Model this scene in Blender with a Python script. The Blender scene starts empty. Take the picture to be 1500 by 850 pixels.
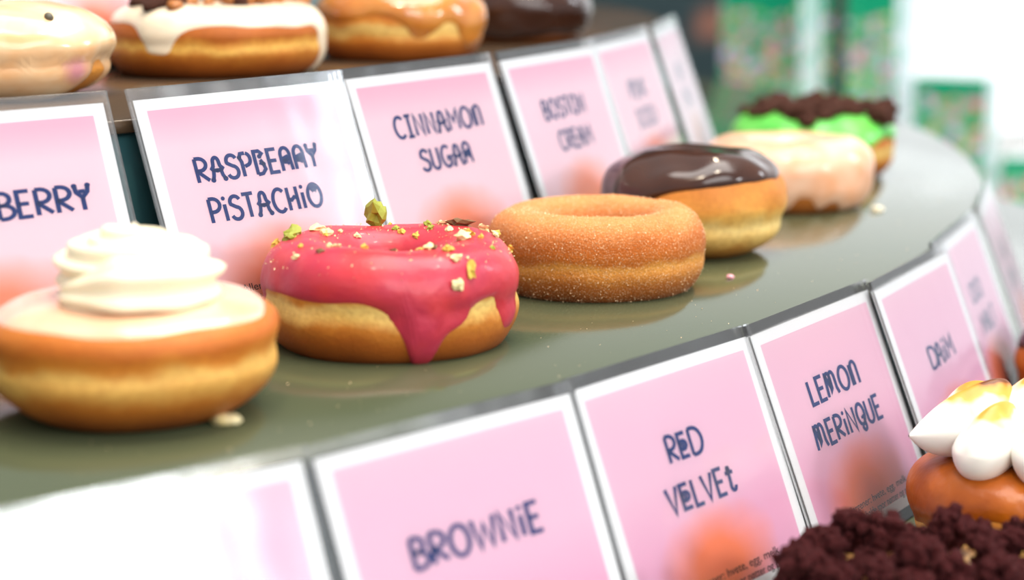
import bpy, bmesh, math, random
from mathutils import Vector, Matrix, noise
PI = math.pi
S = bpy.context.scene
COL = S.collection

# ------------------------------------------------------------------ camera
FPX, PITCH, ROLL, HC = 3012.0, .1826, -.0063, .1751
_r0 = Vector((1, 0, 0)); _d0 = Vector((0, -math.sin(PITCH), -math.cos(PITCH)))
FWD = Vector((0, math.cos(PITCH), -math.sin(PITCH)))
RIGHT = _r0 * math.cos(ROLL) - _d0 * math.sin(ROLL)
DOWN = _r0 * math.sin(ROLL) + _d0 * math.cos(ROLL)
EYE = Vector((0, 0, HC))
cd = bpy.data.cameras.new('camera'); cam = bpy.data.objects.new('camera', cd); COL.objects.link(cam)
cam.matrix_world = Matrix.Translation(EYE) @ Matrix((RIGHT, -DOWN, -FWD)).transposed().to_4x4()
cd.sensor_width = 36; cd.lens = 36 * FPX / 1500; cd.clip_start = .02; cd.clip_end = 60
cd.dof.use_dof = True; cd.dof.focus_distance = .885; cd.dof.aperture_fstop = 5.2
S.camera = cam

# ------------------------------------------------------------------ light
S.view_settings.view_transform = 'Standard'; S.view_settings.look = 'None'
S.view_settings.exposure = 0.42; S.view_settings.gamma = 1; S.view_settings.use_curve_mapping = False
S.cycles.use_denoising = True
S.cycles.max_bounces = 8; S.cycles.transparent_max_bounces = 24
S.cycles.sample_clamp_indirect = 6
w = bpy.data.worlds.new('daylight'); S.world = w; w.use_nodes = True
_bg = w.node_tree.nodes['Background']; _bg.inputs[0].default_value = (.93, .97, 1, 1); _bg.inputs[1].default_value = .55
_t = w.node_tree; _g = _t.nodes.new('ShaderNodeTexCoord'); _d = _t.nodes.new('ShaderNodeVectorMath'); _d.operation = 'DOT_PRODUCT'; _d.inputs[1].default_value = (.30, .94, .1)
_m = _t.nodes.new('ShaderNodeMapRange'); _m.inputs[1].default_value = .80; _m.inputs[2].default_value = .97; _m.inputs[3].default_value = .55; _m.inputs[4].default_value = 1.2
_t.links.new(_g.outputs['Generated'], _d.inputs[0]); _t.links.new(_d.outputs['Value'], _m.inputs[0]); _t.links.new(_m.outputs[0], _bg.inputs[1])   # brighter sky beyond the shop window

def area(name, loc, target, sx, sy, power, col=(1, 1, 1)):
    l = bpy.data.lights.new(name, 'AREA'); l.shape = 'RECTANGLE'; l.size = sx; l.size_y = sy; l.energy = power; l.color = col
    o = bpy.data.objects.new(name, l); COL.objects.link(o); o.location = loc
    o.rotation_euler = (Vector(target) - Vector(loc)).to_track_quat('-Z', 'Y').to_euler(); return o
area('ceiling_panel', (.35, 1.05, 1.9), (.1, .95, 0), 1.5, 1.5, 34, (1, .96, .91))
area('window_daylight', (2.2, -.25, .78), (-.1, .45, -.05), .42, .36, 10.5, (.95, .98, 1))
area('front_fill', (1.3, -1.7, 1.7), (.1, .9, 0), 2.2, 1.5, 44, (1, .98, .96))  # added fill from behind the camera, brightens the cards; no real window
area('window_daylight', (2.6, 1.68, 1.05), (-.05, .93, .05), .42, .75, 12, (.85, .93, 1))
def spot(loc, target, power):
    l = bpy.data.lights.new('ceiling_and_fill_spot', 'SPOT'); l.energy = power; l.color = (1, .83, .62); l.spot_size = 1.2; l.spot_blend = .7; l.shadow_soft_size = .05
    o = bpy.data.objects.new('ceiling_and_fill_spot', l); COL.objects.link(o); o.location = loc
    o.rotation_euler = (Vector(target) - Vector(loc)).to_track_quat('-Z', 'Y').to_euler()
spot((-.1, .25, 1.75), (-.05, .9, 0), 20); spot((.55, .55, 1.75), (.15, 1.0, 0), 20); spot((.35, 2.1, 1.9), (.1, 1.2, 0), 20); spot((.75, 1.9, 1.7), (.5, 2.8, 0), 45)  # the last spot is an added fill that brightens the cartons

# ------------------------------------------------------------------ node materials
def lin(c):
    return tuple(((x / 255) / 12.92 if x / 255 <= .04045 else ((x / 255 + .055) / 1.055) ** 2.4) for x in c) + (1,)
def mat(name, col, rough=.5, spec=.5, coat=0, coat_rough=.05, metal=0, sss=0):
    m = bpy.data.materials.new(name); m.use_nodes = True
    b = m.node_tree.nodes['Principled BSDF']
    b.inputs['Base Color'].default_value = lin(col); b.inputs['Roughness'].default_value = rough
    b.inputs['Specular IOR Level'].default_value = spec; b.inputs['Coat Weight'].default_value = coat
    b.inputs['Coat Roughness'].default_value = coat_rough; b.inputs['Metallic'].default_value = metal
    if sss:
        b.inputs['Subsurface Weight'].default_value = sss; b.inputs['Subsurface Radius'].default_value = (.004, .002, .0012)
        b.inputs['Subsurface Scale'].default_value = 1
    return m
class N:
    """tiny node-graph helper on one material"""
    def __init__(s, m): s.m = m; s.t = m.node_tree; s.b = s.t.nodes.get('Principled BSDF')
    def n(s, kind, **kw):
        x = s.t.nodes.new(kind)
        for k, v in kw.items(): setattr(x, k, v)
        return x
    def l(s, a, b): s.t.links.new(a, b)
    def coord(s): return s.n('ShaderNodeTexCoord').outputs['Object']
    def noise(s, scale, detail=3, vec=None, rough=.5):
        x = s.n('ShaderNodeTexNoise'); x.inputs['Scale'].default_value = scale; x.inputs['Detail'].default_value = detail; x.inputs['Roughness'].default_value = rough
        s.l(vec or s.coord(), x.inputs['Vector']); return x.outputs['Fac']
    def ramp(s, fac, stops, interp='LINEAR'):
        x = s.n('ShaderNodeValToRGB'); x.color_ramp.interpolation = interp
        e = x.color_ramp.elements
        while len(e) < len(stops): e.new(.5)
        for el, (p, c) in zip(e, stops):
            el.position = p; el.color = lin(c) if len(c) == 3 else c
        s.l(fac, x.inputs[0]); return x.outputs[0]
    def math(s, op, a, b=None, clamp=False):
        x = s.n('ShaderNodeMath', operation=op, use_clamp=clamp)
        for i, v in enumerate((a, b)):
            if v is None: continue
            if isinstance(v, (int, float)): x.inputs[i].default_value = v
            else: s.l(v, x.inputs[i])
        return x.outputs[0]
    def mix(s, fac, a, b):
        x = s.n('ShaderNodeMix', data_type='RGBA')
        for i, v in ((0, fac), (6, a), (7, b)):
            if isinstance(v, (int, float)): x.inputs[i].default_value = v
            elif isinstance(v, tuple): x.inputs[i].default_value = lin(v) if len(v) == 3 else v
            else: s.l(v, x.inputs[i])
        return x.outputs[2]
    def sep(s, vec):
        x = s.n('ShaderNodeSeparateXYZ'); s.l(vec, x.inputs[0]); return x.outputs
    def bump(s, h, strength, dist=.001):
        x = s.n('ShaderNodeBump'); x.inputs['Strength'].default_value = strength; x.inputs['Distance'].default_value = dist
        s.l(h, x.inputs['Height']); s.l(x.outputs[0], s.b.inputs['Normal'])
    def base(s, c): s.l(c, s.b.inputs['Base Color'])

def dough(name, H, bands, rough=.55, grain=(700, .5), sugar=0):
    """fried dough: crusts browned above and below, paler ring round the waist"""
    m = mat(name, (200, 140, 70), rough, .35); g = N(m)
    co = g.coord(); z = g.sep(co)[2]
    nz = g.noise(46, 5, co); 
    t = g.math('ADD', g.math('DIVIDE', z, H), g.math('MULTIPLY', g.math('SUBTRACT', nz, .5), .34))
    c = g.ramp(t, bands)
    mott = g.noise(120, 3, co)
    c = g.mix(g.math('MULTIPLY', mott, .34), c, (160, 84, 20))
    fine = g.ramp(g.noise(420, 3, co), [(.35, (0, 0, 0)), (.75, (255, 255, 255))]); c = g.mix(g.math('MULTIPLY', fine, .3), c, (140, 70, 14))
    if sugar:
        sp = g.ramp(g.noise(1500, 2, co), [(.55, (0, 0, 0)), (.68, (255, 255, 255))])
        c = g.mix(g.math('MULTIPLY', sp, sugar), c, (240, 205, 160))
    g.base(c); g.bump(g.noise(grain[0], 3, co), grain[1], .0006)
    return m
GOLD = [(0, (126, 62, 14)), (.2, (172, 92, 24)), (.33, (204, 126, 42)), (.45, (246, 204, 112)), (.54, (250, 216, 128)), (.62, (214, 138, 48)), (.74, (180, 92, 22)), (1, (172, 84, 20))]
def icing_mat(name, c1, c2, scale=60, rough=.25, coat=.5, spec=.5, sss=0, bump=.12, thr=(.35, .65)):
    m = mat(name, c1, rough, spec, coat, .12, 0, sss); g = N(m); co = g.coord()
    g.base(g.mix(g.ramp(g.noise(scale, 3, co), [(thr[0], (0, 0, 0)), (thr[1], (255, 255, 255))]), c1, c2))
    g.bump(g.noise(160, 2, co), bump, .001); return m

# ------------------------------------------------------------------ object helpers
def tag(o, label=None, cat=None, group=None, kind=None):
    for k, v in (('label', label), ('category', cat), ('group', group), ('kind', kind)):
        if v: o[k] = v
    return o
def thing(name, label, cat, loc=(0, 0, 0), rz=0, group=None):
    o = bpy.data.objects.new(name, None); o.empty_display_size = .02; COL.objects.link(o)
    o.location = loc; o.rotation_euler = (0, 0, rz); return tag(o, label, cat, group)
def obj(name, bm, m, parent=None, smooth=True):
    if isinstance(bm, bmesh.types.BMesh):
        me = bpy.data.meshes.new(name); bm.to_mesh(me); bm.free()
    else: me = bm
    if m: me.materials.clear(); me.materials.append(m)
    if smooth: me.polygons.foreach_set('use_smooth', [True] * len(me.polygons))
    o = bpy.data.objects.new(name, me); COL.objects.link(o)
    if parent: o.parent = parent
    return o
def box(bm, x0, x1, y0, y1, z0, z1):
    v = [bm.verts.new(p) for p in ((x0, y0, z0), (x1, y0, z0), (x1, y1, z0), (x0, y1, z0), (x0, y0, z1), (x1, y0, z1), (x1, y1, z1), (x0, y1, z1))]
    for f in ((3, 2, 1, 0), (4, 5, 6, 7), (0, 1, 5, 4), (1, 2, 6, 5), (2, 3, 7, 6), (3, 0, 4, 7)): bm.faces.new([v[i] for i in f])
    return v
def rbox(x0, x1, y0, y1, z0, z1, bev, seg=2):
    bm = bmesh.new(); box(bm, x0, x1, y0, y1, z0, z1)
    bmesh.ops.bevel(bm, geom=list(bm.edges), offset=bev, segments=seg, affect='EDGES', profile=.5); return bm
def grid(rows, wrap_u=True, cap0=False, cap1=False):
    """rows: list of equally long vertex rows; joins consecutive rows, wraps along u"""
    bm = bmesh.new(); V = [[bm.verts.new(p) for p in r] for r in rows]; n = len(rows[0])
    for a, b in zip(V, V[1:]):
        for i in range(n if wrap_u else n - 1):
            j = (i + 1) % n; bm.faces.new((a[i], a[j], b[j], b[i]))
    if cap0: bm.faces.new(list(reversed(V[0])))
    if cap1: bm.faces.new(V[-1])
    bmesh.ops.remove_doubles(bm, verts=list(bm.verts), dist=1e-6)
    bmesh.ops.recalc_face_normals(bm, faces=list(bm.faces)); return bm
def lathe(prof, n=96, arc=(0, 2 * PI)):
    full = abs(arc[1] - arc[0] - 2 * PI) < 1e-6; k = n if full else n + 1
    return grid([[(r * math.cos(arc[0] + (arc[1] - arc[0]) * i / n), r * math.sin(arc[0] + (arc[1] - arc[0]) * i / n), z) for i in range(k)] for r, z in prof], full)
def lump(rad, sx, sy, sz, sub, amp, fr, seed):
    bm = bmesh.new(); bmesh.ops.create_icosphere(bm, subdivisions=sub, radius=1)
    o = Vector((seed * 7.3, seed * 3.1, seed * 1.7))
    for v in bm.verts:
        p = v.co.copy(); k = 1 + amp * noise.noise(p * fr + o) + amp * .6 * noise.noise(p * fr * 2.7 + o)
        v.co = Vector((p.x * sx, p.y * sy, p.z * sz)) * rad * k
    return bm
def px(x, y, z):
    """the point on the horizontal plane at height z seen at that place in the frame"""
    d = FWD + RIGHT * ((x - 750) / FPX) + DOWN * ((y - 425) / FPX); return EYE + d * ((z - HC) / d.z)
def proj(p):
    d = p - EYE; k = d.dot(FWD); return (750 + FPX * d.dot(RIGHT) / k, 425 + FPX * d.dot(DOWN) / k, k)

# ------------------------------------------------------------------ setting: round tiered display, room, window
CX, CY = -.9718, 1.5930
CEN = Vector((CX, CY, 0))
Z_LOW, Z_MID, Z_TOP = -.0971, 0.0, .090
R_LOW, R_MID, R_TOP, R_CAP = 1.485, 1.3045, 1.0935, .86

m_shelf = mat('satin_olive_laminate', (92, 98, 76), .2, .5); g = N(m_shelf); co = g.coord()
g.base(g.mix(g.noise(6, 3, co), (66, 76, 57), (78, 82, 58)))
r_ = g.math('ADD', g.math('MULTIPLY', g.noise(40, 3, co), .06), .09); g.l(r_, g.b.inputs['Roughness']); g.bump(g.noise(700, 2, co), .05, .0005)
m_top = mat('dark_brown_laminate', (70, 56, 44), .22, .5); g = N(m_top); co = g.coord(); g.base(g.mix(g.noise(9, 3, co), (62, 50, 40), (84, 66, 48)))
m_riser = mat('dark_teal_riser', (44, 84, 90), .35, .5); g = N(m_riser); co = g.coord(); g.base(g.mix(g.noise(14, 4, co), (36, 72, 78), (56, 98, 102)))
disp = thing('tiered_display', 'large round tiered counter with olive shelves and dark teal risers under the donuts', 'display stand', (CX, CY, 0))
def disc(r0, r1, z, th=.006):
    return lathe([(r0, z - th), (r1 - .001, z - th), (r1, z - th + .001), (r1, z - .001), (r1 - .001, z), (r0, z)], 256)
def rise(r, z0, z1): return lathe([(r, z0), (r, z1), (r - .012, z1), (r - .012, z0)], 256)
obj('lower_shelf', disc(R_MID - .03, R_LOW, Z_LOW), m_shelf, disp)['label'] = 'lowest olive shelf'
obj('middle_shelf', disc(R_TOP - .03, R_MID, Z_MID), m_shelf, disp)['label'] = 'olive middle shelf'
obj('top_shelf', disc(R_CAP - .03, R_TOP, Z_TOP), m_top, disp)['label'] = 'dark brown top shelf'
obj('riser', rise(R_MID - .004, Z_LOW, Z_MID - .006), m_riser, disp)
obj('riser', rise(R_TOP - .004, Z_MID, Z_TOP - .006), m_riser, disp)
obj('riser', rise(R_CAP - .004, Z_TOP, Z_TOP + .1), m_riser, disp)
obj('cap', disc(0, R_CAP, Z_TOP + .106), m_top, disp)
m_counter = mat('white_counter', (225, 226, 222), .4)
b_ = lathe([(1.44, -.9), (1.44, Z_LOW - .006), (1.2, Z_LOW - .006), (1.2, -.9)], 128)
obj('plinth', b_, m_riser, disp)

m_floor = mat('grey_floor_tile', (150, 146, 140), .4); g = N(m_floor); co = g.coord()
br = g.n('ShaderNodeTexBrick'); br.inputs['Scale'].default_value = 1.6; br.inputs['Color1'].default_value = lin((150, 146, 140)); br.inputs['Color2'].default_value = lin((160, 156, 150)); br.inputs['Mortar'].default_value = lin((110, 108, 104)); g.l(co, br.inputs['Vector']); g.base(br.outputs[0])
b = bmesh.new(); box(b, -3.4, 4.2, -2.5, 4.1, -.95, -.9); tag(obj('floor', b, m_floor, smooth=False), 'grey tiled floor', None, None, 'structure')
m_wall = mat('dark_teal_wallpaper', (28, 52, 58), .6); g = N(m_wall); co = g.coord()
sp = g.ramp(g.noise(5.5, 1, co), [(.56, (0, 0, 0)), (.66, (255, 255, 255))])
g.base(g.mix(sp, (26, 52, 58), (138, 92, 76)))
YW = 3.6
b = bmesh.new(); box(b, -3.4, .62, YW, YW + .1, -.9, 2.6); tag(obj('wall_back', b, m_wall, smooth=False), 'dark teal wall with blurred rust blotches', None, None, 'structure')
m_white = mat('white_paint', (236, 238, 238), .5)
b = bmesh.new(); box(b, .62, 4.2, YW, YW + .1, -.9, -.28); tag(obj('wall_sill', b, m_white, smooth=False), 'white wall under the window', None, None, 'structure')
b = bmesh.new()
box(b, .62, .67, YW - .02, YW + .1, -.28, 2.6); box(b, 2.3, 2.36, YW - .02, YW + .1, -.28, 2.6); box(b, .67, 2.3, YW - .02, YW + .1, -.28, -.22); box(b, .67, 2.3, YW - .02, YW + .1, 2.54, 2.6)
win = tag(obj('window_1', b, m_white, smooth=False), 'bright overexposed shop window with white frame', None, None, 'structure')
m_glass = bpy.data.materials.new('window_glass'); m_glass.use_nodes = True; t = m_glass.node_tree; t.nodes.clear()
o_ = t.nodes.new('ShaderNodeOutputMaterial'); mx = t.nodes.new('ShaderNodeMixShader'); tr = t.nodes.new('ShaderNodeBsdfTransparent'); gl = t.nodes.new('ShaderNodeBsdfGlossy'); gl.inputs['Roughness'].default_value = .02
fr = t.nodes.new('ShaderNodeFresnel'); fr.inputs[0].default_value = 1.3
t.links.new(fr.outputs[0], mx.inputs[0]); t.links.new(tr.outputs[0], mx.inputs[1]); t.links.new(gl.outputs[0], mx.inputs[2]); t.links.new(mx.outputs[0], o_.inputs[0])
b = bmesh.new(); box(b, .67, 2.3, YW + .04, YW + .05, -.22, 2.54); obj('pane', b, m_glass, win, False)

# ------------------------------------------------------------------ stroke lettering (rounded quirky display face)
def arc(cx, cy, rx, ry, a0, a1, n=14):
    return [(cx + rx * math.cos(math.radians(a0 + (a1 - a0) * i / n)), cy + ry * math.sin(math.radians(a0 + (a1 - a0) * i / n))) for i in range(n + 1)]
G = {}
def gl_(ch, w, *strokes): G[ch] = (w, strokes)
bowl = lambda x, y, rx, ry: [(x, y + ry)] + arc(x + rx * .5, y, rx, ry, 90, -90) + [(x, y - ry)]
gl_('R', .56, [(.07, 0), (.07, 1)], bowl(.07, .74, .3, .26), [(.07, .5), (.54, .04)])
gl_('A', .62, [(.04, .03, .11), (.1, .2), (.14, .42), (.08, .5), (.16, .6), (.18, .78)] , arc(.31, .76, .13, .2, 180, 0), [(.44, .76), (.46, .6), (.55, .5), (.47, .4), (.5, .2), (.58, .03, .11)], [(.1, .46), (.31, .4), (.53, .46)], [(.31, .42, .09)])
gl_('S', .54, arc(.28, .74, .22, .24, 20, 200) + arc(.26, .26, .24, .26, 80, -160))
gl_('P', .52, [(.07, 0), (.07, 1)], bowl(.07, .72, .3, .28))
gl_('p', .54, [(.1, 0), (.1, .62), (.03, .8, .08), (.1, .98), (.3, .99)], arc(.3, .72, .2, .26, 80, -80), [(.33, .47), (.2, .42)], [(.03, .82, .1)])
gl_('B', .54, [(.07, 0), (.07, 1)], bowl(.07, .76, .26, .24), bowl(.07, .26, .32, .26))
gl_('b', .52, [(.07, 0), (.07, 1), (.3, 1), (.42, .88), (.3, .76)], [(.07, 0), (.3, .02), (.46, .2), (.4, .42), (.24, .5)], [(.3, .76, .1)], [(.3, .62), (.42, .42, .1)])
gl_('E', .5, [(.46, 1), (.07, 1), (.07, 0), (.48, 0)], [(.07, .51), (.42, .51)])
gl_('a', .54, [(.05, 0), (.05, .7)] + arc(.26, .7, .21, .3, 180, 0) + [(.47, .4), (.5, 0)], [(.16, .3), (.2, .56), (.32, .6), (.36, .46), (.22, .42), (.4, .28)], [(.24, .46, .1)])
gl_('Y', .52, [(.27, 0), (.27, .5)], [(.05, .97, .1), (.08, .72), (.27, .5), (.46, .72), (.5, .97, .1)], [(.16, .74), (.38, .74)])
gl_('i', .22, [(.11, 0), (.11, .7)], [(.11, .95, .09)])
gl_('I', .4, [(.2, 0), (.2, 1)], [(.02, 1), (.38, 1)], [(.02, 0), (.38, 0)])
gl_('T', .5, [(.25, 0), (.25, 1)], [(.0, 1), (.5, 1)])
gl_('C', .62, arc(.36, .5, .3, .5, 45, 315, 22))
gl_('H', .56, [(.07, 0), (.07, 1)], [(.49, 0), (.49, 1)], [(.07, .5), (.2, .44), (.35, .56), (.49, .5)])
gl_('O', .72, arc(.36, .5, .31, .5, 0, 360, 30))
gl_('o', .72, arc(.36, .5, .31, .5, 0, 360, 30), [(.2, .9), (.3, .74), (.36, .86), (.44, .74), (.54, .92)], [(.36, .74, .08)])
gl_('N', .6, [(.07, 0), (.07, 1), (.52, 0), (.52, 1)])
gl_('n', .58, [(.06, 0), (.06, .92)], [(.16, 0), (.16, .72)] + arc(.33, .72, .18, .28, 180, 0) + [(.51, 0)])
gl_('M', .74, [(.06, 0), (.08, 1), (.36, .4), (.64, 1), (.68, 0)])
gl_('m', .8, [(.02, 0), (.1, .96)] + arc(.24, .74, .14, .24, 120, 0) + [(.36, .3), (.26, .16), (.3, .5)] + arc(.5, .7, .16, .28, 170, 0) + [(.66, .25), (.74, 0)], [(.1, .96), (.3, .3)])
gl_('L', .46, [(.07, 1), (.07, 0), (.46, 0)])
gl_('D', .58, [(.07, 0), (.07, 1)], bowl(.07, .5, .42, .5))
gl_('U', .56, [(.06, 1), (.06, .28)] + arc(.28, .28, .22, .28, 180, 360) + [(.5, 1)])
gl_('G', .64, arc(.36, .5, .3, .5, 50, 330, 22), [(.36, .46), (.63, .46), (.6, .2)], [(.42, .34, .08)])
gl_('V', .56, [(.02, 1), (.28, 0), (.54, 1)])
gl_('W', .82, [(.02, 1), (.2, 0), (.41, .8), (.62, 0), (.8, 1)])
gl_('e', .52, [(.46, .95), (.07, .95), (.07, .05), (.48, .05)], arc(.26, .5, .18, .16, -150, 180), [(.26, .5, .08)])
gl_('t', .42, [(.22, .98), (.2, .3)] + arc(.3, .18, .12, .17, 170, 360), [(.02, .72), (.44, .72)], [(.22, .86, .12)])
gl_('K', .54, [(.07, 0), (.07, 1)], [(.5, 1), (.07, .46), (.54, 0)])
gl_('Q', .62, arc(.32, .55, .27, .45, 0, 360, 26), [(.48, .5), (.5, .02)] + arc(.38, -.02, .12, .14, 0, -200), [(.36, .4, .07)])
def ribbon(bm, pts, wd, M):
    if len(pts) == 1:
        x, y, r = pts[0]; c = bm.verts.new(M(x, y)); ring = [bm.verts.new(M(x + r * math.cos(k * PI / 6), y + r * math.sin(k * PI / 6))) for k in range(12)]
        for k in range(12): bm.faces.new((c, ring[k], ring[(k + 1) % 12]))
        return
    for p in pts:
        if len(p) == 3: ribbon(bm, [p], wd, M)
    P = [Vector(p[:2]) for p in pts]
    Q = [P[0]] + [b_ for a_, b_ in zip(P, P[1:]) if (b_ - a_).length > 1e-4]; prev = None
    if len(Q) < 2: return
    for i, p in enumerate(Q):
        d0 = (Q[i] - Q[i - 1]).normalized() if i else None; d1 = (Q[i + 1] - Q[i]).normalized() if i < len(Q) - 1 else None
        d = (d0 or d1) if not (d0 and d1) else (d0 + d1)
        if d.length < 1e-3: d = d0
        d.normalize(); nrm = Vector((-d.y, d.x)); k = 1
        if d0 and d1: k = min(1 / max(.4, abs(nrm.dot(Vector((-d0.y, d0.x))))), 1.8)
        a_ = bm.verts.new(M(*(p + nrm * wd / 2 * k))); c_ = bm.verts.new(M(*(p - nrm * wd / 2 * k)))
        if prev: bm.faces.new((prev[0], prev[1], c_, a_))
        prev = (a_, c_)
def lettering(lines, stroke=.16):
    """lines: (text, x_left, x_right, y_base, cap_height) in card metres; the print lies in the x/z plane"""
    bm = bmesh.new()
    for txt, x0, x1, y0, h in lines:
        tot = sum((G[c][0] if c != ' ' else .3) + .1 for c in txt) - .1; kx = (x1 - x0) / tot; u = 0
        for c in txt:
            for st in G[c][1]:
                ribbon(bm, list(st), stroke, lambda x, y, u=u: Vector((x0 + (u + x) * kx, -.00045, y0 + y * h)))
            u += G[c][0] + .1
    bmesh.ops.recalc_face_normals(bm, faces=list(bm.faces)); return bm

# ------------------------------------------------------------------ flavour cards
CW, CH = .1302, .108
m_navy = mat('navy_print', (26, 56, 122), .7, .1)
m_black = mat('small_black_print', (30, 26, 40), .6, .2)
def print_mat(name, top, mid, low, coral):
    m = mat(name, top, .55, .25); g = N(m); co = g.coord(); s = g.sep(co)
    v = g.math('DIVIDE', s[2], CH)
    c = g.ramp(v, [(.1, low), (.32, low), (.55, mid), (.75, mid), (.95, top)])
    dx = g.math('DIVIDE', g.math('ADD', s[0], .002), .044); dz = g.math('DIVIDE', g.math('SUBTRACT', s[2], .021), .025)
    d = g.math('SQRT', g.math('ADD', g.math('POWER', g.math('ABSOLUTE', dx), 2), g.math('POWER', g.math('ABSOLUTE', dz), 2)))
    d = g.math('ADD', d, g.math('MULTIPLY', g.math('SUBTRACT', g.noise(40, 2, co), .5), .4))
    c = g.mix(g.ramp(d, [(.35, (255, 255, 255)), (1.05, (0, 0, 0))]), c, coral)
    ins = g.math('MULTIPLY', g.math('LESS_THAN', g.math('ABSOLUTE', s[0]), .0565), g.math('MULTIPLY', g.math('LESS_THAN', s[2], .098), g.math('GREATER_THAN', s[2], .010)))
    g.base(g.mix(ins, (246, 246, 246), c)); return m
m_card_up = print_mat('pink_card_print', (246, 178, 202), (252, 216, 226), (252, 220, 228), (252, 158, 122))
m_card_lo = print_mat('rose_card_print', (243, 202, 217), (241, 198, 217), (238, 182, 208), (252, 146, 104))
m_film = bpy.data.materials.new('clear_laminate'); m_film.use_nodes = True; t = m_film.node_tree; t.nodes.clear()
o_ = t.nodes.new('ShaderNodeOutputMaterial'); mx = t.nodes.new('ShaderNodeMixShader'); tr = t.nodes.new('ShaderNodeBsdfTransparent'); gl = t.nodes.new('ShaderNodeBsdfGlossy'); gl.inputs['Roughness'].default_value = .12
df = t.nodes.new('ShaderNodeBsdfDiffuse'); df.inputs[0].default_value = (.85, .87, .9, 1); mh = t.nodes.new('ShaderNodeMixShader'); mh.inputs[0].default_value = .015
tr.inputs[0].default_value = (.985, .985, .985, 1)
fr = t.nodes.new('ShaderNodeFresnel'); fr.inputs[0].default_value = 1.47
bp = t.nodes.new('ShaderNodeBump'); bp.inputs['Strength'].default_value = .35; bp.inputs['Distance'].default_value = .002
nn = t.nodes.new('ShaderNodeTexNoise'); nn.inputs['Scale'].default_value = 28; nn.inputs['Detail'].default_value = 1; tc = t.nodes.new('ShaderNodeTexCoord')
t.links.new(tc.outputs['Object'], nn.inputs['Vector']); t.links.new(nn.outputs[0], bp.inputs['Height']); t.links.new(bp.outputs[0], gl.inputs['Normal'])
sx = t.nodes.new('ShaderNodeSeparateXYZ'); t.links.new(tc.outputs['Object'], sx.inputs[0])
def mth(op, a, b):
    x = t.nodes.new('ShaderNodeMath'); x.operation = op
    for i, v in enumerate((a, b)):
        if isinstance(v, (int, float)): x.inputs[i].default_value = v
        elif v is not None: t.links.new(v, x.inputs[i])
    return x.outputs[0]
rim = mth('MAXIMUM', mth('GREATER_THAN', mth('ABSOLUTE', sx.outputs[0], None), .0626), mth('GREATER_THAN', sx.outputs[2], .1031))
t.links.new(mth('ADD', mth('MULTIPLY', rim, .04), .015), mh.inputs[0])      # the sealed rim of the pouch is cloudier
t.links.new(tr.outputs[0], mh.inputs[1]); t.links.new(df.outputs[0], mh.inputs[2])
t.links.new(fr.outputs[0], mx.inputs[0]); t.links.new(mh.outputs[0], mx.inputs[1]); t.links.new(gl.outputs[0], mx.inputs[2]); t.links.new(mx.outputs[0], o_.inputs[0])

def small_print(parent):
    txt = bpy.data.curves.new('allergen_text', 'FONT'); txt.body = 'Allergener: hvete, egg, melk.'; txt.size = .0052
    tmp = bpy.data.objects.new('tmp', txt); COL.objects.link(tmp); dg = bpy.context.evaluated_depsgraph_get()
    bm = bmesh.new(); 
    for body, yb, tw in (('Allergener: hvete, egg, melk.', .0152, .069), ('Kan inneholde spor nøtter og peanøtter.', .0102, .084)):
        txt.body = body; dg.update(); me = bpy.data.meshes.new_from_object(tmp.evaluated_get(dg))
        xs = [v.co.x for v in me.vertices]; k = tw / (max(xs) - min(xs)); b2 = bmesh.new(); b2.from_mesh(me)
        for v in b2.verts: v.co = Vector((-.030 + (v.co.x - min(xs)) * k, -.00045, yb + v.co.y * .9))
        m2 = bpy.data.meshes.new('x'); b2.to_mesh(m2); b2.free(); bm.from_mesh(m2)
        bpy.data.meshes.remove(m2); bpy.data.meshes.remove(me)
    bpy.data.objects.remove(tmp); bpy.data.curves.remove(txt)
    return obj('allergen_text', bm, m_black, parent, False)
FILM_ME = None; PAPER = {}
def card(th_deg, R, lean, z, lines, label, group, m, dr=0, allergens=True, cat='sign card'):
    global FILM_ME
    th = math.radians(th_deg); r = Vector((math.cos(th), math.sin(th), 0)); tg = Vector((-r.y, r.x, 0)); up = -r * math.sin(lean) + Vector((0, 0, math.cos(lean)))
    n = tg.cross(up)
    e = thing('flavour_card', label, cat, group=group)
    e.matrix_world = Matrix.Translation(CEN + r * (R + dr) + Vector((0, 0, z + .0005))) @ Matrix((tg, -n, up)).transposed().to_4x4()
    if m.name not in PAPER:
        b = bmesh.new(); box(b, -.0625, .0625, -.0003, 0, .005, .103); PAPER[m.name] = obj('paper', b, m, e, False)
    else:
        c = PAPER[m.name].copy(); COL.objects.link(c); c.parent = e
    if lines: obj('lettering', lettering(lines), m_navy, e, False)
    if allergens: small_print(e)
    if FILM_ME is None:
        b = bmesh.new(); box(b, -CW / 2, CW / 2, -.0010, .0004, 0, CH); FILM_ME = obj('laminate_sleeve', b, m_film, e, False)
    else:
        c = FILM_ME.copy(); COL.objects.link(c); c.parent = e
    return e
H1, Bs, B1, B2 = .0104, .0585, .0647, .0467
GU, GL = 'pink flavour cards along the middle shelf', 'pink flavour cards along the lowest shelf'
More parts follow.
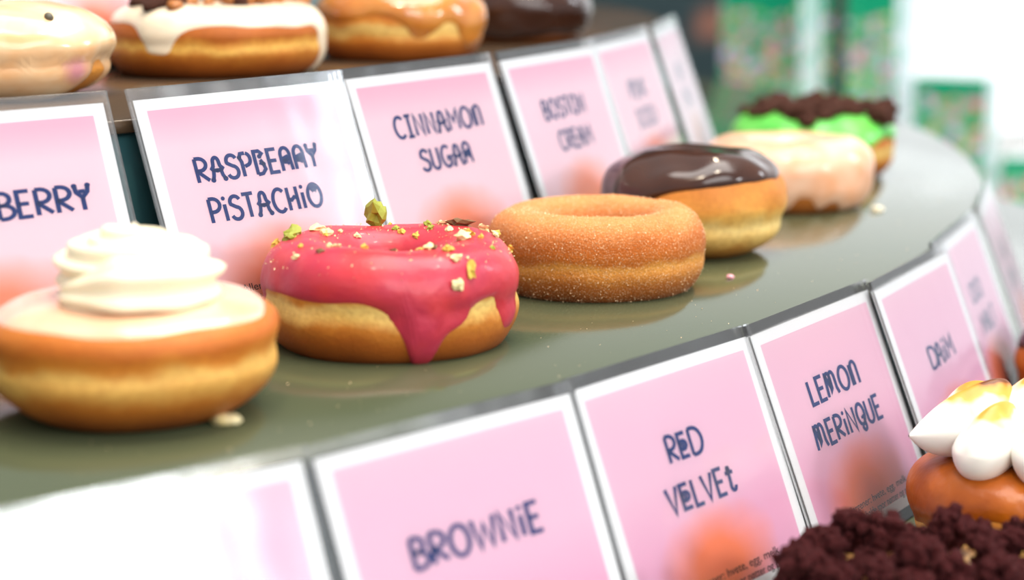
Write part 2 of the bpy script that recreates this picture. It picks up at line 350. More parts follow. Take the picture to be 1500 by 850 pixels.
UP = [(-46.076, [('STRAWBERRY', -.046, .0465, .0595, H1)], 'pink laminated card ending in BERRY at the left edge behind the cream-topped donut'),
      (-38.808, [('RASpbEaaY', -.039, .0355, B1, H1), ('PiSTACHio', -.037, .0318, B2, H1)], 'pink laminated card reading RASPBERRY PISTACHIO behind the raspberry-glazed donut'),
      (-31.957, [('CINNAMOn', -.036, .041, .0713, H1), ('SUGAa', -.022, .0225, .0537, H1)], 'pink laminated card reading CINNAMON SUGAR behind the sugared ring donut'),
      (-24.954, [('BOSTON', -.0305, .0265, .0675, H1), ('CREAM', -.0215, .0235, .0495, H1)], 'blurred pink card reading BOSTON CREAM behind the chocolate-topped donut'),
      (-18.149, [('PINK', -.019, .018, .0665, H1), ('ICED', -.021, .021, .0485, H1)], 'blurred narrow pink card, second from the far end of the middle-shelf row'),
      (-10.957, [('MINT', -.019, .018, .0665, H1), ('CHOC', -.021, .021, .0485, H1)], 'blurred pink card at the far right end of the middle-shelf row')]
for i, (a, ln, lb) in enumerate(UP): card(a, 1.1265, .3303, Z_MID, ln, lb, GU, m_card_up, dr=.0016 * (i % 2))
LO = [(-49.073, [], 'glare-whitened pink card in the near left corner of the lowest row', 0),
      (-43.436, [('BROWNiE', -.033, .031, .0585, H1)], 'pink laminated card reading BROWNIE in the lowest row', .0016),
      (-37.849, [('ReD', -.016, .0075, B1, H1), ('VeLVEt', -.025, .0225, B2 - .001, H1)], 'pink laminated card reading RED VELVET above the crumb-covered donut', 0),
      (-32.387, [('LEmOn', -.0282, .025, B1 + .0006, H1), ('mERiNQUE', -.0355, .036, B2, H1)], 'pink laminated card reading LEMON MERINGUE beside the meringue-topped donut', .0016),
      (-27.09, [('DAiM', -.019, .023, .0555, H1)], 'pink laminated card reading DAIM right of the lemon meringue card', .0062),
      (-21.722, [('COCO', -.013, .02, B1, H1), ('MALT', -.011, .03, B2, H1)], 'blurred narrow pink card right of the one reading DAIM', 0),
      (-15.313, [('NUT', -.015, .015, B1, H1), ('CREAM', -.02, .02, B2, H1)], 'blurred pink card at the far right end of the lowest row', .0016)]
for a, ln, lb, dr in LO: card(a, 1.343, .3661, Z_LOW, ln, lb, GL, m_card_lo, dr=dr)
# one tier up, behind the upper donuts
card(-31.2, .880, .33, Z_TOP, [], 'pink card mostly hidden behind the two nearest donuts on the top shelf', None, m_card_up, allergens=True)

# ------------------------------------------------------------------ donuts
class Donut:
    """profile in t: pi/2 top .. pi outer waist .. 3pi/2 underside; hole>0 makes a ring"""
    def __init__(s, D, H, hole=.3, n=2.4, pinch=.05, zw=.5, taper=.12, lumps=.035, seed=1, fr=28, zc=.46, tilt=0):
        s.R = D / 2; s.H = H; s.hole = hole; s.n = n; s.pinch = pinch; s.zw = zw; s.taper = taper; s.lumps = lumps; s.seed = seed; s.fr = fr; s.zc = zc; s.tilt = tilt
        s.rh = hole * s.R; s.r0 = (s.R + s.rh) / 2 if hole else 0; s.a = (s.R - s.rh) / 2 if hole else s.R
    def pt(s, t):
        c, si = math.cos(t), math.sin(t); e = 2 / s.n
        x = -math.copysign(abs(c) ** e, c); z = math.copysign(abs(si) ** e, si)
        zc = s.H * s.zc; zz = zc + (s.H - zc if z > 0 else s.H * s.zc * 1.12) * z; zz = max(zz, 0)
        r = s.r0 + s.a * x
        if x > 0:
            r -= s.a * x * s.pinch * math.exp(-((zz / s.H - s.zw) / .09) ** 2)
            r -= s.a * x * s.taper * max(0, 1 - zz / s.H / .5) ** 1.5
        return r, zz
    def off(s, t, d):
        r, z = s.pt(t)
        if d == 0: return r, z
        a, b = s.pt(t - .02), s.pt(t + .02); dr, dz = b[0] - a[0], b[1] - a[1]; L = math.hypot(dr, dz) or 1e-9
        return max(r + dz / L * -d * -1 * -1 if False else r + (-dz) / L * d, 0 if not s.hole else -1), z + dr / L * d
    def P(s, ph, t, d=0):
        r, z = s.off(t, d); p = Vector((r * math.cos(ph), r * math.sin(ph), z))
        q = p * s.fr + Vector((s.seed * 11.3, s.seed * 5.7, s.seed * 2.9))
        k = 1 + s.lumps * noise.noise(q) + s.lumps * .5 * noise.noise(q * 2.3)
        p = p * k
        if s.tilt: p.z += s.tilt * p.x / s.R * p.z / s.H
        return p
    def body(s, nph=128, nt=96):
        if s.hole: rows = [[s.P(2 * PI * i / nph, 2 * PI * j / nt) for i in range(nph)] for j in range(nt + 1)]
        else: rows = [[s.P(2 * PI * i / nph, PI / 2 + PI * j / nt) for i in range(nph)] for j in range(nt + 1)]
        return grid(rows)
    def icing(s, edge, T, t0=None, nph=240, nt=40, wob=0, sharp=6):
        """edge(phi) -> t where the glaze ends; T thickness"""
        if t0 is None: t0 = .35 if s.hole else PI / 2 + .001
        rows = []
        for j in range(nt + 1):
            u = j / nt; u = 1 - (1 - u) ** 1.5; row = []
            for i in range(nph):
                ph = 2 * PI * i / nph; t1 = edge(ph); t = t0 + (t1 - t0) * u
                e = (1 - u ** sharp) ** .5 if u < 1 else 0
                if s.hole: e *= min(1, (u / .12)) ** .5 if u > 0 else 0
                th = T * (1 + wob * noise.noise(s.P(ph, t) * 60 + Vector((s.seed, 3, 1))))
                row.append(s.P(ph, t, -.0006 + (th + .0006) * e))
            rows.append(row)
        return grid(rows)
    def at(s, root, X, Y, d=0, nph=160, nt=60, tr=(1.0, 3.6)):
        """(phi, t) of the visible surface place nearest a spot in the frame"""
        best = None
        M = Matrix.Translation(root.location) @ Matrix.Rotation(root.rotation_euler.z, 4, 'Z')
        for i in range(nph):
            for j in range(nt):
                ph, t = 2 * PI * i / nph, tr[0] + (tr[1] - tr[0]) * j / nt
                p = M @ s.P(ph, t); x, y, k = proj(p); c = (x - X) ** 2 + (y - Y) ** 2 + (k - .6) * 60
                if best is None or c < best[0]: best = (c, ph, t)
        return best[1:]
def edge_fn(base, drips, wob=.12, seed=0, fr=2.2):
    def f(ph):
        v = base + wob * noise.noise(Vector((math.cos(ph) * fr, math.sin(ph) * fr, seed * 3.7)))
        for p, wd, ln in drips:
            d = abs((ph - p + PI) % (2 * PI) - PI) / wd
            v += ln * (1 / (1 + d ** 4) if d < 4 else 0)
        return v
    return f
def scatter(dn, root, spots, name, variants, mats, size, d, rnd, labels=None, sink=.3):
    for i, (ph, t) in enumerate(spots):
        k = rnd.randrange(len(variants)); sc = size * rnd.uniform(.6, 1.3)
        p = dn.P(ph, t, d); q = dn.P(ph, t, d + .003); nrm = (q - p).normalized()
        me, m = variants[k], mats[rnd.randrange(len(mats))]
        key = (me.name, m.name)
        if key not in VAR: c = me.copy(); c.materials.clear(); c.materials.append(m); VAR[key] = c
        o = bpy.data.objects.new(name, VAR[key]); COL.objects.link(o); o.parent = root
        o.matrix_local = Matrix.Translation(p + nrm * sc * (.5 - sink)) @ nrm.to_track_quat('Z', 'Y').to_matrix().to_4x4() @ Matrix.Rotation(rnd.uniform(0, 6.28), 4, 'Z') @ Matrix.Diagonal((sc * rnd.uniform(.7, 1.4), sc * rnd.uniform(.7, 1.2), sc * rnd.uniform(.5, .9), 1))
VAR = {}
def lump_mesh(sub, amp, fr, seed):
    b = lump(1, 1, 1, 1, sub, amp, fr, seed); me = bpy.data.meshes.new('lump'); b.to_mesh(me); b.free()
    me.polygons.foreach_set('use_smooth', [True] * len(me.polygons)); return me
def bits(dn, count, size, trange, d, rnd, m, root, name, phr=(0, 6.2832)):
    """fine sugar or nut dust: one uncountable scatter"""
    bm = bmesh.new()
    for _ in range(count):
        ph = rnd.uniform(*phr); t = rnd.uniform(*trange); p = dn.P(ph, t, d); s_ = size * rnd.uniform(.5, 1.4)
        a = [bm.verts.new(p + Vector((rnd.uniform(-1, 1), rnd.uniform(-1, 1), rnd.uniform(-1, 1))) * s_) for _ in range(4)]
        for f in ((0, 1, 2), (0, 2, 3), (0, 3, 1), (1, 3, 2)): bm.faces.new([a[i] for i in f])
    o = obj(name, bm, m, root, False); o['kind'] = 'stuff'; return o
def ph_px(root, X):
    """local angle whose direction from the donut's centre points at the camera, swung towards frame column X"""
    c = root.location; d = Vector((-c.x, -c.y)); a = math.atan2(d.y, d.x); x, y, k = proj(Vector(c)); return a, k
def front(loc, dx, D, rz=0):
    """angle on a donut at loc whose outer rim shows dx pixels right of its centre, on the near side"""
    x, y, k = proj(Vector(loc)); rp = D / 2 * FPX / k; a = math.atan2(-loc[1], -loc[0]); return a + math.asin(max(-1, min(1, dx / rp))) - rz

LUMPS = [lump_mesh(2, .45, 1.6, i + 1) for i in range(5)]
SHARDS = [lump_mesh(2, .9, 1.5, i + 71) for i in range(5)]
for _m in SHARDS: _m.polygons.foreach_set('use_smooth', [False] * len(_m.polygons))

# --- raspberry pistachio
L = (-.0497, .8341, Z_MID); D_ = .1055
root = thing('raspberry_donut', 'ring donut with crimson dripping raspberry glaze and chopped pistachios', 'donut', L)
dn = Donut(D_, .0415, .36, 2.6, .085, .50, .13, .04, 2)
obj('dough', dn.body(), dough('dough_raspberry', .0425, GOLD), root)
m_rasp = icing_mat('raspberry_glaze', (200, 54, 60), (184, 46, 70), 50, .42, .15, .4, bump=.5)
f1, f2, f3 = front(L, 44, D_), front(L, 172, D_), front(L, -180, D_)
ed = edge_fn(2.98, [(f1, .11, 1.2), (f1 + .12, .34, .34), (f2, .17, .62), (f3 - .25, .12, .35), (f1 + .55, .25, -.12)], .1, 5)
ice = obj('raspberry_glaze', dn.icing(ed, .0022, wob=.3), m_rasp, root)
m_pis = [icing_mat('pistachio_green', (128, 148, 30), (168, 160, 60), 260, .6, 0, thr=(.42, .58)), icing_mat('pistachio_pale', (222, 200, 130), (240, 226, 180), 300, .6, 0), icing_mat('pistachio_skin', (92, 54, 44), (140, 110, 60), 300, .6, 0), icing_mat('pistachio_yellow', (214, 170, 60), (196, 180, 80), 300, .6, 0)]
rnd = random.Random(4)
def put(X, Y, sx, sy, sz, mi, rot=0, up=.3):
    ph, t = dn.at(root, X, Y); p = dn.P(ph, t, .0022); q = dn.P(ph, t, .006); nrm = (q - p).normalized()
    me = SHARDS[rnd.randrange(5)].copy(); me.materials.append(m_pis[mi]); o = bpy.data.objects.new('pistachio_piece', me); COL.objects.link(o); o.parent = root
    o.matrix_local = Matrix.Translation(p + nrm * sz * up) @ nrm.to_track_quat('Z', 'Y').to_matrix().to_4x4() @ Matrix.Rotation(rot, 4, 'Z') @ Matrix.Diagonal((sx, sy, sz, 1))
for a in [(553, 337, .0050, .0044, .0058, 0, 0, .9), (430, 341, .0052, .0032, .0026, 0, .3), (425, 357, .0036, .0026, .0020, 0, .5), (466, 345, .0030, .0022, .0014, 1), (478, 350, .0026, .0020, .0014, 1), (402, 352, .0022, .0018, .0014, 3),
          (673, 333, .0052, .0032, .0020, 2, .4), (648, 330, .0026, .0018, .0012, 1), (706, 340, .0028, .0018, .0014, 1), (680, 358, .0038, .0030, .0020, 1, .6), (688, 352, .0026, .002, .0018, 3), (630, 370, .0032, .0018, .0014, 1, .8),
          (617, 378, .0020, .0016, .0014, 3), (655, 374, .0022, .0018, .0014, 3), (666, 386, .0026, .0016, .0014, 1), (685, 398, .0042, .0016, .0016, 3, 1.2), (663, 418, .0026, .0022, .0015, 1), (632, 358, .0028, .0016, .0012, 1), (610, 352, .0018, .0014, .001, 3),
          (493, 369, .0018, .0014, .0010, 1), (438, 384, .0016, .0008, .001, 1, .9), (724, 352, .0026, .0016, .0012, 1), (745, 368, .0018, .0014, .001, 3), (660, 345, .0018, .0014, .0012, 1), (590, 347, .0016, .0012, .001, 3), (520, 352, .0016, .0012, .001, 1)]: put(*a)
spots = [(rnd.uniform(0, 6.28), rnd.uniform(1.0, 2.2)) for _ in range(22)]
scatter(dn, root, spots, 'pistachio_piece', SHARDS, m_pis, .0013, .0022, rnd)
bits(dn, 260, .0005, (.9, 2.5), .0024, rnd, m_pis[1], root, 'pistachio_dust')

# --- cinnamon sugar
L = (.0395, .9579, Z_MID); D_ = .1044
root = thing('cinnamon_donut', 'plain golden ring donut coated in cinnamon sugar on the middle shelf', 'donut', L)
dn = Donut(D_, .0378, .40, 2.35, .06, .43, .14, .03, 7)
CB = [(0, (130, 66, 16)), (.2, (172, 94, 24)), (.36, (206, 134, 50)), (.44, (220, 154, 66)), (.52, (188, 100, 22)), (.7, (180, 90, 18)), (1, (222, 146, 84))]  # paler top: sugar, plus light from above put into the colour
obj('dough', dn.body(160, 120), dough('dough_cinnamon', .0378, CB, .8, (900, .9), .45), root)
m_sug = mat('sugar_grain', (240, 205, 160), .3, .6)
bits(dn, 5200, .00038, (0, 4.3), .0001, random.Random(9), m_sug, root, 'sugar_coating')

# --- boston cream (chocolate top)
L = (.0954, 1.057, Z_MID); D_ = .0965
root = thing('chocolate_donut', 'tall filled donut with glossy dark chocolate dome on the middle shelf', 'donut', L)
dn = Donut(D_, .052, 0, 2.7, .05, .36, .12, .04, 4)
obj('dough', dn.body(), dough('dough_boston', .052, [(0, (176, 110, 44)), (.12, (214, 150, 66)), (.24, (246, 204, 116)), (.36, (250, 222, 140)), (.46, (240, 190, 96)), (.54, (220, 150, 60)), (.7, (206, 130, 48)), (1, (190, 110, 40))]), root)
m_choc = icing_mat('dark_chocolate_glaze', (66, 36, 22), (50, 26, 17), 30, .16, .3, .4, bump=.05)
fl = front(L, -120, D_)
obj('chocolate_glaze', dn.icing(edge_fn(2.62, [(fl - .1, .75, .55)], .08, 3), .003, wob=.2), m_choc, root)

# --- pink glazed ring
L = (.1647, 1.2261, Z_MID); D_ = .1013
root = thing('pale_glazed_donut', 'blurred ring donut under a thin whitish pink glaze on the middle shelf', 'donut', L)
dn = Donut(D_, .039, .25, 2.6, .02, .5, .12, .03, 12)
obj('dough', dn.body(), dough('dough_pale_glazed', .039, [(0, (150, 84, 34)), (.3, (196, 118, 48)), (.6, (216, 150, 80)), (1, (222, 160, 100))]), root)
m_pale = icing_mat('thin_pink_glaze', (240, 200, 172), (228, 164, 122), 40, .3, .3)
dr = [(front(L, k, D_), w_, l_) for k, w_, l_ in ((-60, .3, -.7), (28, .16, -.75), (72, .14, -.6))]
obj('pink_glaze', dn.icing(edge_fn(4.25, dr, .1, 8), .0016), m_pale, root)

# --- mint donut with chocolate crumbs
L = (.2015, 1.3705, Z_MID); D_ = .1086
root = thing('mint_donut', 'blurred donut with green icing and chocolate cake crumbs at the shelf end', 'donut', L)
dn = Donut(D_, .036, .2, 2.5, .04, .45, .12, .03, 15)
obj('dough', dn.body(), dough('dough_mint', .036, GOLD), root)
m_mint = icing_mat('mint_icing', (110, 214, 84), (84, 190, 70), 40, .4, .3)
obj('mint_icing', dn.icing(edge_fn(2.75, [(front(L, k, D_), .2, .25) for k in (-100, -30, 60)], .25, 4), .005, wob=.6), m_mint, root)
m_crumb = icing_mat('chocolate_crumb', (106, 66, 52), (66, 38, 30), 300, .85, 0, .2, bump=.8)
rnd = random.Random(21)
CR = [lump_mesh(3, .6, 2.0, i + 11) for i in range(5)]
scatter(dn, root, [(rnd.uniform(0, 6.28), rnd.uniform(.7, 2.15)) for _ in range(54)], 'cake_crumb', CR, [m_crumb], .0075, .005, rnd, sink=.1)

# --- strawberry cream donut, near left
L = (-.1350, .7150, Z_MID); D_ = .1055
root = thing('cream_donut', 'large filled donut with peach glaze and a whipped cream swirl', 'donut', L)
dn = Donut(D_, .0415, 0, 3.4, .03, .58, .17, .03, 6, zc=.66)
obj('dough', dn.body(), dough('dough_cream', .0415, [(0, (138, 68, 20)), (.12, (176, 92, 24)), (.30, (202, 120, 38)), (.43, (234, 178, 86)), (.55, (236, 188, 96)), (.64, (210, 130, 38)), (.76, (190, 100, 20)), (1, (204, 124, 44))]), root)
m_peach = icing_mat('peach_glaze', (244, 204, 172), (236, 186, 150), 40, .22, .6)
obj('peach_glaze', dn.icing(edge_fn(2.62, [], .12, 9), .0012), m_peach, root)
m_cream = mat('whipped_cream', (246, 232, 202), .5, .3, sss=.15)
def swirl(R0, z0, z1, turns, tube, seed, ribs=6):
    rows = []; n = 260; k = 48
    for i in range(n + 1):
        u = i / n; a = turns * 2 * PI * u + seed; R = R0 * (1 - u) ** 1.05; z = z0 + (z1 - z0) * u ** .9
        tr = tube * (1 - .62 * u) * (min(1, u * 14 + .25)) * (min(1, (1 - u) * 9 + .08))
        c = Vector((R * math.cos(a), R * math.sin(a), z)); tg = Vector((-math.sin(a), math.cos(a), .15)).normalized(); rd = Vector((math.cos(a), math.sin(a), 0)); up = tg.cross(rd) * -1
        up = rd.cross(tg); row = []
        for j in range(k):
            b_ = 2 * PI * j / k; rr = tr * (1 + .22 * math.cos(ribs * b_ + u * 30)) * (1 + .16 * noise.noise(c * 90)); row.append(c + rd * rr * math.cos(b_) + up * rr * math.sin(b_))
        rows.append(row)
    return grid(rows, True, True, True)
obj('cream_swirl', swirl(.0262, .0455, .064, 2.7, .0112, 3.9, 7), m_cream, root)

# --- lower shelf: lemon meringue
L = (.2187, .8377, Z_LOW); D_ = .103
root = thing('lemon_meringue_donut', 'amber glazed donut with torched white meringue petals at the right edge', 'donut', L)
dn = Donut(D_, .047, 0, 3.0, .03, .42, .16, .03, 9)
obj('dough', dn.body(), dough('dough_lemon', .047, [(0, (170, 110, 50)), (.3, (226, 170, 92)), (.45, (240, 196, 116)), (.6, (214, 140, 56)), (1, (200, 120, 40))]), root)
m_curd = icing_mat('amber_glaze', (176, 90, 6), (146, 68, 2), 45, .34, 0, .45, bump=.5)
obj('amber_glaze', dn.icing(edge_fn(3.15, [], .3, 2), .0016, wob=.3), m_curd, root)
m_mer = mat('torched_meringue', (250, 247, 238), .36, .4, sss=.1); g = N(m_mer); co = g.coord(); s_ = g.sep(co)
k_ = g.math('ADD', g.math('MULTIPLY', s_[2], 46), g.math('MULTIPLY', g.math('SUBTRACT', g.noise(75, 2, co), .5), .75))
g.base(g.ramp(k_, [(.36, (246, 242, 232)), (.48, (246, 230, 188)), (.58, (232, 170, 76)), (.72, (222, 150, 56)), (.84, (112, 60, 24))]))
def petal(ln, wd, ht, seed, tip=0):
    """piped petal: plump outer end at +x (or a drawn-out tip), rising to a sharp ridge towards the donut's middle"""
    rows = []; n, k = 40, 40
    for i in range(n + 1):
        u = i / n
        if tip: R = (1 - (1 - u) ** 3.8 * .96) * (1 - max(0, (u - .55) / .45) ** 3) ** .5
        else: R = (1 - (1 - min(1, u / .42)) ** 2.4) ** .5 * (1 - max(0, (u - .35) / .65) ** 2.2) ** .6
        x = ln * (.5 - u); row = []
        for j in range(k):
            b_ = 2 * PI * j / k; cy, cz = math.cos(b_), math.sin(b_); pz = max(0, cz)
            row.append(Vector((x - ln * .16 * pz * R, wd / 2 * R * cy * (1 - .5 * pz ** 1.5), ht / 2 * R * cz * (1.15 if cz > 0 else 1) + ht * (.32 if tip else .2) * (u - .4))))
        rows.append(row)
    b = grid(rows); o = Vector((seed * 4.1, seed, 2))
    for v in b.verts: v.co *= 1 + .05 * noise.noise(v.co * 50 + o)
    return b
for i, (ang, rad, z, ln, wd, ht, tip) in enumerate([(186, .033, .0595, .042, .030, .030, 1), (222, .030, .0560, .036, .025, .029, 0), (263, .029, .0555, .036, .026, .030, 0), (306, .029, .056, .036, .026, .029, 0), (350, .030, .056, .036, .025, .028, 0), (36, .030, .056, .036, .025, .028, 0), (82, .029, .057, .036, .025, .028, 0), (132, .030, .057, .036, .025, .028, 0), (225, .004, .066, .032, .026, .026, 0)]):
    o = obj('meringue_petal', petal(ln, wd, ht, i + 1, tip), m_mer, root); a = math.radians(ang)
    o.location = (rad * math.cos(a), rad * math.sin(a), z); o.rotation_euler = (0, 0, a)

# --- lower shelf: red velvet
L = (.1480, .7230, Z_LOW); D_ = .090
root = thing('red_velvet_donut', 'donut heaped with dark red velvet cake crumbs in the near right corner', 'donut', L)
dn = Donut(D_, .035, 0, 2.6, .03, .42, .14, .03, 19)
obj('dough', dn.body(), dough('dough_velvet', .035, GOLD), root)
m_cc = icing_mat('cream_cheese_icing', (214, 164, 98), (150, 84, 44), 90, .3, .3)
obj('cream_icing', dn.icing(edge_fn(2.9, [], .3, 6), .003, wob=.5), m_cc, root)
m_vel = icing_mat('red_velvet_crumb', (128, 44, 46), (34, 10, 14), 380, .9, 0, .25, bump=1)
rnd = random.Random(33)
def cluster(seed, count=90):
    """a torn piece of cake: many small grains stuck together"""
    rr = random.Random(seed); bm = bmesh.new(); st = Vector((rr.uniform(.8, 1.25), rr.uniform(.7, 1.1), rr.uniform(.7, 1.1)))
    for _ in range(count):
        d = Vector((rr.gauss(0, 1), rr.gauss(0, 1), rr.gauss(0, 1))).normalized() * rr.uniform(.2, .92); r_ = rr.uniform(.11, .32)
        res = bmesh.ops.create_icosphere(bm, subdivisions=2, radius=r_)
        for v in res['verts']:
            q = v.co * 4 / r_ * .5 + d * 9; v.co = v.co * (1 + .55 * noise.noise(q) + .3 * noise.noise(q * 2.3)) + Vector((d.x * st.x, d.y * st.y, d.z * st.z))
    me = bpy.data.meshes.new('velvet'); bm.to_mesh(me); bm.free(); me.polygons.foreach_set('use_smooth', [True] * len(me.polygons)); return me
CV = [cluster(40 + i) for i in range(7)]
scatter(dn, root, [(2 * PI * (i * .61803 % 1) + rnd.uniform(-.2, .2), 1.6 + 1.3 * ((i + .5) / 62) ** .62) for i in range(62)], 'velvet_crumb', CV, [m_vel], .0062, .003, rnd, sink=.25)
for k, (X, Y, dy) in enumerate([(1170, 822, -.020), (1207, 800, -.004), (1252, 776, .012), (1296, 784, .008), (1345, 822, -.018), (1396, 775, .010), (1442, 806, -.010), (1487, 790, .008), (1225, 850, -.033), (1290, 842, -.030), (1398, 846, -.033), (1462, 850, -.03), (1340, 868, -.036), (1320, 800, .020), (1425, 785, .028), (1200, 815, .014)]):
    d = FWD + RIGHT * ((X - 750) / FPX) + DOWN * ((Y - 4 - 425) / FPX); p = EYE + d * ((L[1] + dy) / d.y) - Vector(L)
    me = CV[k % 7].copy() if k < 7 else CV[k % 7]; me.materials.clear(); me.materials.append(m_vel)
    o = bpy.data.objects.new('velvet_crumb', me); COL.objects.link(o); o.parent = root; q_ = rnd.uniform(.0072, .0098)
    o.matrix_local = Matrix.Translation(p) @ Matrix.Rotation(rnd.uniform(0, 6.28), 4, 'Z') @ Matrix.Rotation(rnd.uniform(-.6, .6), 4, 'X') @ Matrix.Diagonal((q_, q_, q_ * rnd.uniform(.9, 1.25), 1))

# --- lower shelf: far right chocolate glazed
L = (.3170, 1.1000, Z_LOW)
root = thing('toffee_donut', 'blurred amber donut with chocolate top at the right edge of the frame', 'donut', L)
dn = Donut(.084, .05, 0, 2.5, .04, .4, .16, .035, 23)
obj('dough', dn.body(96, 64), dough('dough_toffee', .05, [(0, (150, 80, 30)), (.4, (206, 120, 50)), (1, (170, 84, 30))]), root)
obj('chocolate_glaze', dn.icing(edge_fn(2.8, [], .2, 5), .003), m_choc, root)

# --- top shelf
def at_top(X, Y, back): p = px(X, Y, Z_TOP); v = Vector((p.x, p.y, 0)).normalized(); return (p.x + v.x * back, p.y + v.y * back, Z_TOP)
L = at_top(12, 150, .034); D_ = .1
root = thing('white_glazed_donut', 'donut under runny cream-white glaze with a pink stain, left end of top shelf', 'donut', L)
dn = Donut(D_, .0430, 0, 2.6, .06, .42, .1, .035, 27)
obj('dough', dn.body(), dough('dough_white', .04, [(0, (196, 116, 36)), (.3, (226, 150, 56)), (1, (216, 140, 60))]), root)
m_wg = icing_mat('cream_white_glaze', (242, 220, 180), (230, 176, 124), 30, .22, .5); g = N(m_wg); co = g.coord()
pp = dn.P(front(L, 98, D_), 3.3); vd = g.n('ShaderNodeVectorMath', operation='DISTANCE'); vd.inputs[1].default_value = pp; g.l(co, vd.inputs[0])
st_ = g.ramp(g.math('ADD', g.math('MULTIPLY', vd.outputs['Value'], 85), g.math('MULTIPLY', g.noise(110, 2, co), .5)), [(.5, (255, 255, 255)), (1, (0, 0, 0))])
old = g.b.inputs['Base Color'].links[0].from_socket; g.base(g.mix(st_, old, (206, 138, 142)))
obj('white_glaze', dn.icing(edge_fn(4.15, [(front(L, 140, D_), .3, -.95), (front(L, -40, D_), .2, .5), (front(L, 60, D_), .25, .55)], .25, 11), .0022, wob=.3), m_wg, root)
rnd = random.Random(3)
m_dot = mat('grey_sprinkle', (90, 84, 70), .5)
ph, t = dn.at(root, 70, 33); sp_ = obj('grey_sprinkle', lump(.0022, 1, 1, 1, 2, .2, 1.5, 4), m_dot, root); sp_.location = dn.P(ph, t, .003)

L = at_top(318, 114, .042); D_ = .118
root = thing('iced_topping_donut', 'wide donut with a white icing drip and dark toppings on the top shelf', 'donut', L)
dn = Donut(D_, .035, .2, 2.7, .05, .5, .12, .025, 31)
obj('dough', dn.body(), dough('dough_iced', .035, [(0, (110, 52, 12)), (.22, (166, 88, 20)), (.36, (200, 124, 40)), (.46, (236, 186, 88)), (.54, (220, 154, 62)), (.62, (180, 96, 24)), (1, (170, 88, 24))]), root)
m_wi = icing_mat('ivory_icing', (244, 230, 204), (236, 214, 184), 50, .3, .5)
obj('ivory_icing', dn.icing(edge_fn(2.6, [(front(L, -82, D_), .2, .62), (front(L, 157, D_), .13, 1.6), (front(L, 100, D_), .5, .12)], .14, 14), .0024, wob=.3), m_wi, root)
rnd = random.Random(8)
m_top1 = icing_mat('caramel_bit', (190, 120, 50), (150, 84, 34), 200, .5, .2); 
scatter(dn, root, [(rnd.uniform(0, 6.28), rnd.uniform(1.0, 2.0)) for _ in range(40)], 'topping_chunk', LUMPS, [m_crumb, m_top1, m_top1], .006, .003, rnd)

L = at_top(585, 90, .037); D_ = .1
root = thing('caramel_donut', 'blurred donut with glossy caramel glaze, third along the top shelf', 'donut', L)
dn = Donut(D_, .037, .22, 2.6, .05, .42, .12, .03, 35)
obj('dough', dn.body(), dough('dough_caramel', .037, GOLD), root)
m_car = icing_mat('caramel_glaze', (206, 136, 56), (184, 108, 34), 45, .16, .8)
obj('caramel_glaze', dn.icing(edge_fn(2.85, [(front(L, 40, D_), .25, .3), (front(L, 112, D_), .3, .8)], .2, 17), .003, wob=.4), m_car, root)

L = at_top(752, 64, .036); D_ = .098
root = thing('dark_chocolate_donut', 'blurred donut fully dipped in dark chocolate at the end of the top shelf', 'donut', L)
dn = Donut(D_, .038, .22, 2.5, .04, .42, .12, .035, 39)
obj('dough', dn.body(96, 64), dough('dough_dark', .038, [(0, (110, 60, 24)), (1, (120, 66, 30))]), root)
obj('chocolate_glaze', dn.icing(edge_fn(3.9, [], .3, 19), .003, wob=.5), m_choc, root)
rnd = random.Random(12)
scatter(dn, root, [(rnd.uniform(0, 6.28), rnd.uniform(1.0, 2.3)) for _ in range(26)], 'topping_chunk', LUMPS, [m_crumb, m_top1], .005, .003, rnd)

# ------------------------------------------------------------------ loose crumbs on the middle shelf
def loose(X, Y, r, m, name, label, cat='crumb', sz=.5):
    p = px(X, Y, 0); o = obj(name, lump(r, 1.3, 1, sz, 3, .35, 1.8, X * .01), m); o.location = (p.x, p.y, r * sz * .8); tag(o, label, cat)
loose(331, 622, .0042, m_pis[1], 'dough_crumb', 'pale crumb lying on the olive shelf in front of the cream-topped donut')
loose(1070, 409, .0014, mat('pink_sugar', (240, 170, 180), .4), 'sugar_bead', 'tiny pink sugar bead on the olive shelf right of the cinnamon donut', 'sugar bead', .9)
loose(1285, 310, .0026, m_cream, 'icing_crumb', 'blurred white crumb on the shelf right of the pale glazed donut', 'crumb', .7)
bm = bmesh.new(); rnd = random.Random(77)
for _ in range(150):
    a = math.radians(rnd.uniform(-50, -8)); r = rnd.uniform(1.22, 1.295); p = CEN + Vector((math.cos(a) * r, math.sin(a) * r, .0002)); s_ = rnd.uniform(.0002, .0005)
    v = [bm.verts.new(p + Vector((rnd.uniform(-1, 1), rnd.uniform(-1, 1), rnd.uniform(0, 1))) * s_) for _ in range(4)]
    for f in ((0, 1, 2), (0, 2, 3), (0, 3, 1), (1, 3, 2)): bm.faces.new([v[i] for i in f])
tag(obj('sugar_specks', bm, m_sug, None, False), 'scattered sugar specks on the olive middle shelf', 'sugar', None, 'stuff')

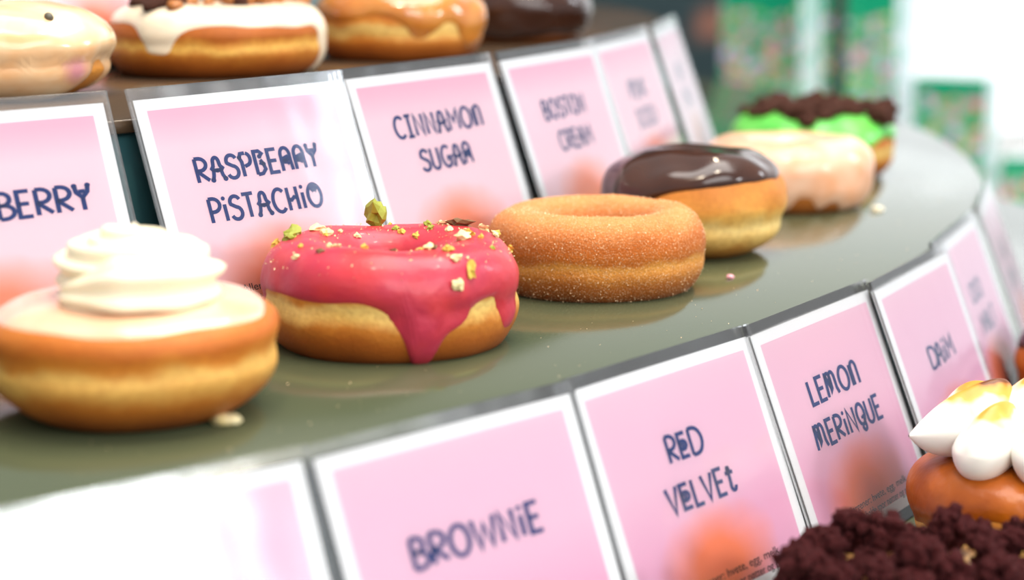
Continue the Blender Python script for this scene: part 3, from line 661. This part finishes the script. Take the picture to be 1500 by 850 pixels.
# ------------------------------------------------------------------ back counter with floral green boxes
YB = 2.85
b = rbox(.2, 1.8, YB - .25, YB + .3, -.30, -.26, .004); 
ct = thing('back_counter', 'white counter behind the round display holding the green floral boxes', 'counter', (0, 0, 0))
obj('worktop', b, m_counter, ct); obj('cabinet', rbox(.23, 1.77, YB - .22, YB + .28, -.9, -.30, .003), m_white, ct)
def floral(name, z0, H, seed):
    m = mat(name, (0, 140, 102), .45, .4); g = N(m); co = g.coord(); s = g.sep(co)
    off = g.n('ShaderNodeVectorMath', operation='ADD'); off.inputs[1].default_value = (seed * 1.7, 0, seed); g.l(co, off.inputs[0]); co2 = off.outputs[0]
    c = (0, 150, 108)
    for i, (sc, col, a, b_) in enumerate(((40, (140, 176, 146), .50, .54), (54, (110, 184, 110), .55, .58), (48, (206, 140, 166), .58, .61), (58, (200, 196, 236), .61, .64), (54, (244, 74, 90), .66, .68), (60, (216, 212, 110), .67, .69))):
        o2 = g.n('ShaderNodeVectorMath', operation='ADD'); o2.inputs[1].default_value = (i * 3.3, 1, i * 2.1); g.l(co2, o2.inputs[0])
        c = g.mix(g.ramp(g.noise(sc, 1, o2.outputs[0]), [(a, (0, 0, 0)), (b_, (255, 255, 255))]), c, col)
    lim = g.math('LESS_THAN', g.math('ADD', s[2], g.math('MULTIPLY', g.noise(22, 1, co2), .05)), z0)
    g.base(g.mix(lim, (0, 150, 108), c)); return m
def carton(X0, X1, Ytop, Yfl, label, seed, y=YB - .1, dep=.085, rz=-.5):
    """upright carton turned a little; its printed front spans frame columns X0..X1 with the top at row Ytop, the side painted bright shows right of it"""
    ray = lambda X: FWD + RIGHT * ((X - 750) / FPX) + DOWN * ((Ytop - 425) / FPX)
    d = ray(X1); p1 = EYE + d * (y / d.y); d = ray(X0); p0 = EYE + d * (y / d.y)
    wd = (p1.x - p0.x) / .93 * 1.01; ht = p1.z + .26; d = FWD + RIGHT * ((X1 - 750) / FPX) + DOWN * ((Yfl - 425) / FPX); zf = (EYE + d * (y / d.y)).z + .26
    e = thing('floral_carton', label, 'box', (p1.x, y, -.26), rz, 'green floral donut cartons on the back counter')
    obj('carton_front', rbox(-wd, 0, -.001, .002, 0, ht, .0006, 1), floral('floral_print_%d' % seed, zf, ht, seed), e, False)
    obj('carton_body', rbox(-wd, 0, .002, dep, 0, ht, .001, 1), m_side, e, False)
m_side = mat('lit_carton_side', (222, 236, 240), .2, .5, .5); g = N(m_side); co = g.coord(); g.base(g.mix(g.ramp(g.noise(40, 1, co), [(.52, (0, 0, 0)), (.62, (255, 255, 255))]), (226, 238, 244), (120, 200, 180)))  # sheen and reflections on the glossy side put into its colour
carton(1060, 1176, -170, -14, 'tall green floral carton, left of the dark post in the background', 1)
carton(1214, 1318, -165, -2, 'tall green floral carton, right of the dark post in the background', 2, YB - .06)
carton(1345, 1446, 116, 116, 'small green floral carton in front of the bright window', 3, YB - .14, .06)
carton(1474, 1580, 236, 236, 'low green floral carton at the right frame edge behind the counter', 4, YB - .14, .06)
p_ = px(1208, 300, -.12); xq = (1208 - 750) / FPX * 2.63 / FWD.y * 1.03
post = rbox(xq - .008, xq + .008, 2.63, 2.642, -.26, 1.1, .001); tag(obj('display_post', post, mat('black_post', (34, 30, 30), .4), None, False), 'thin dark upright post between the two tall floral cartons', 'post')
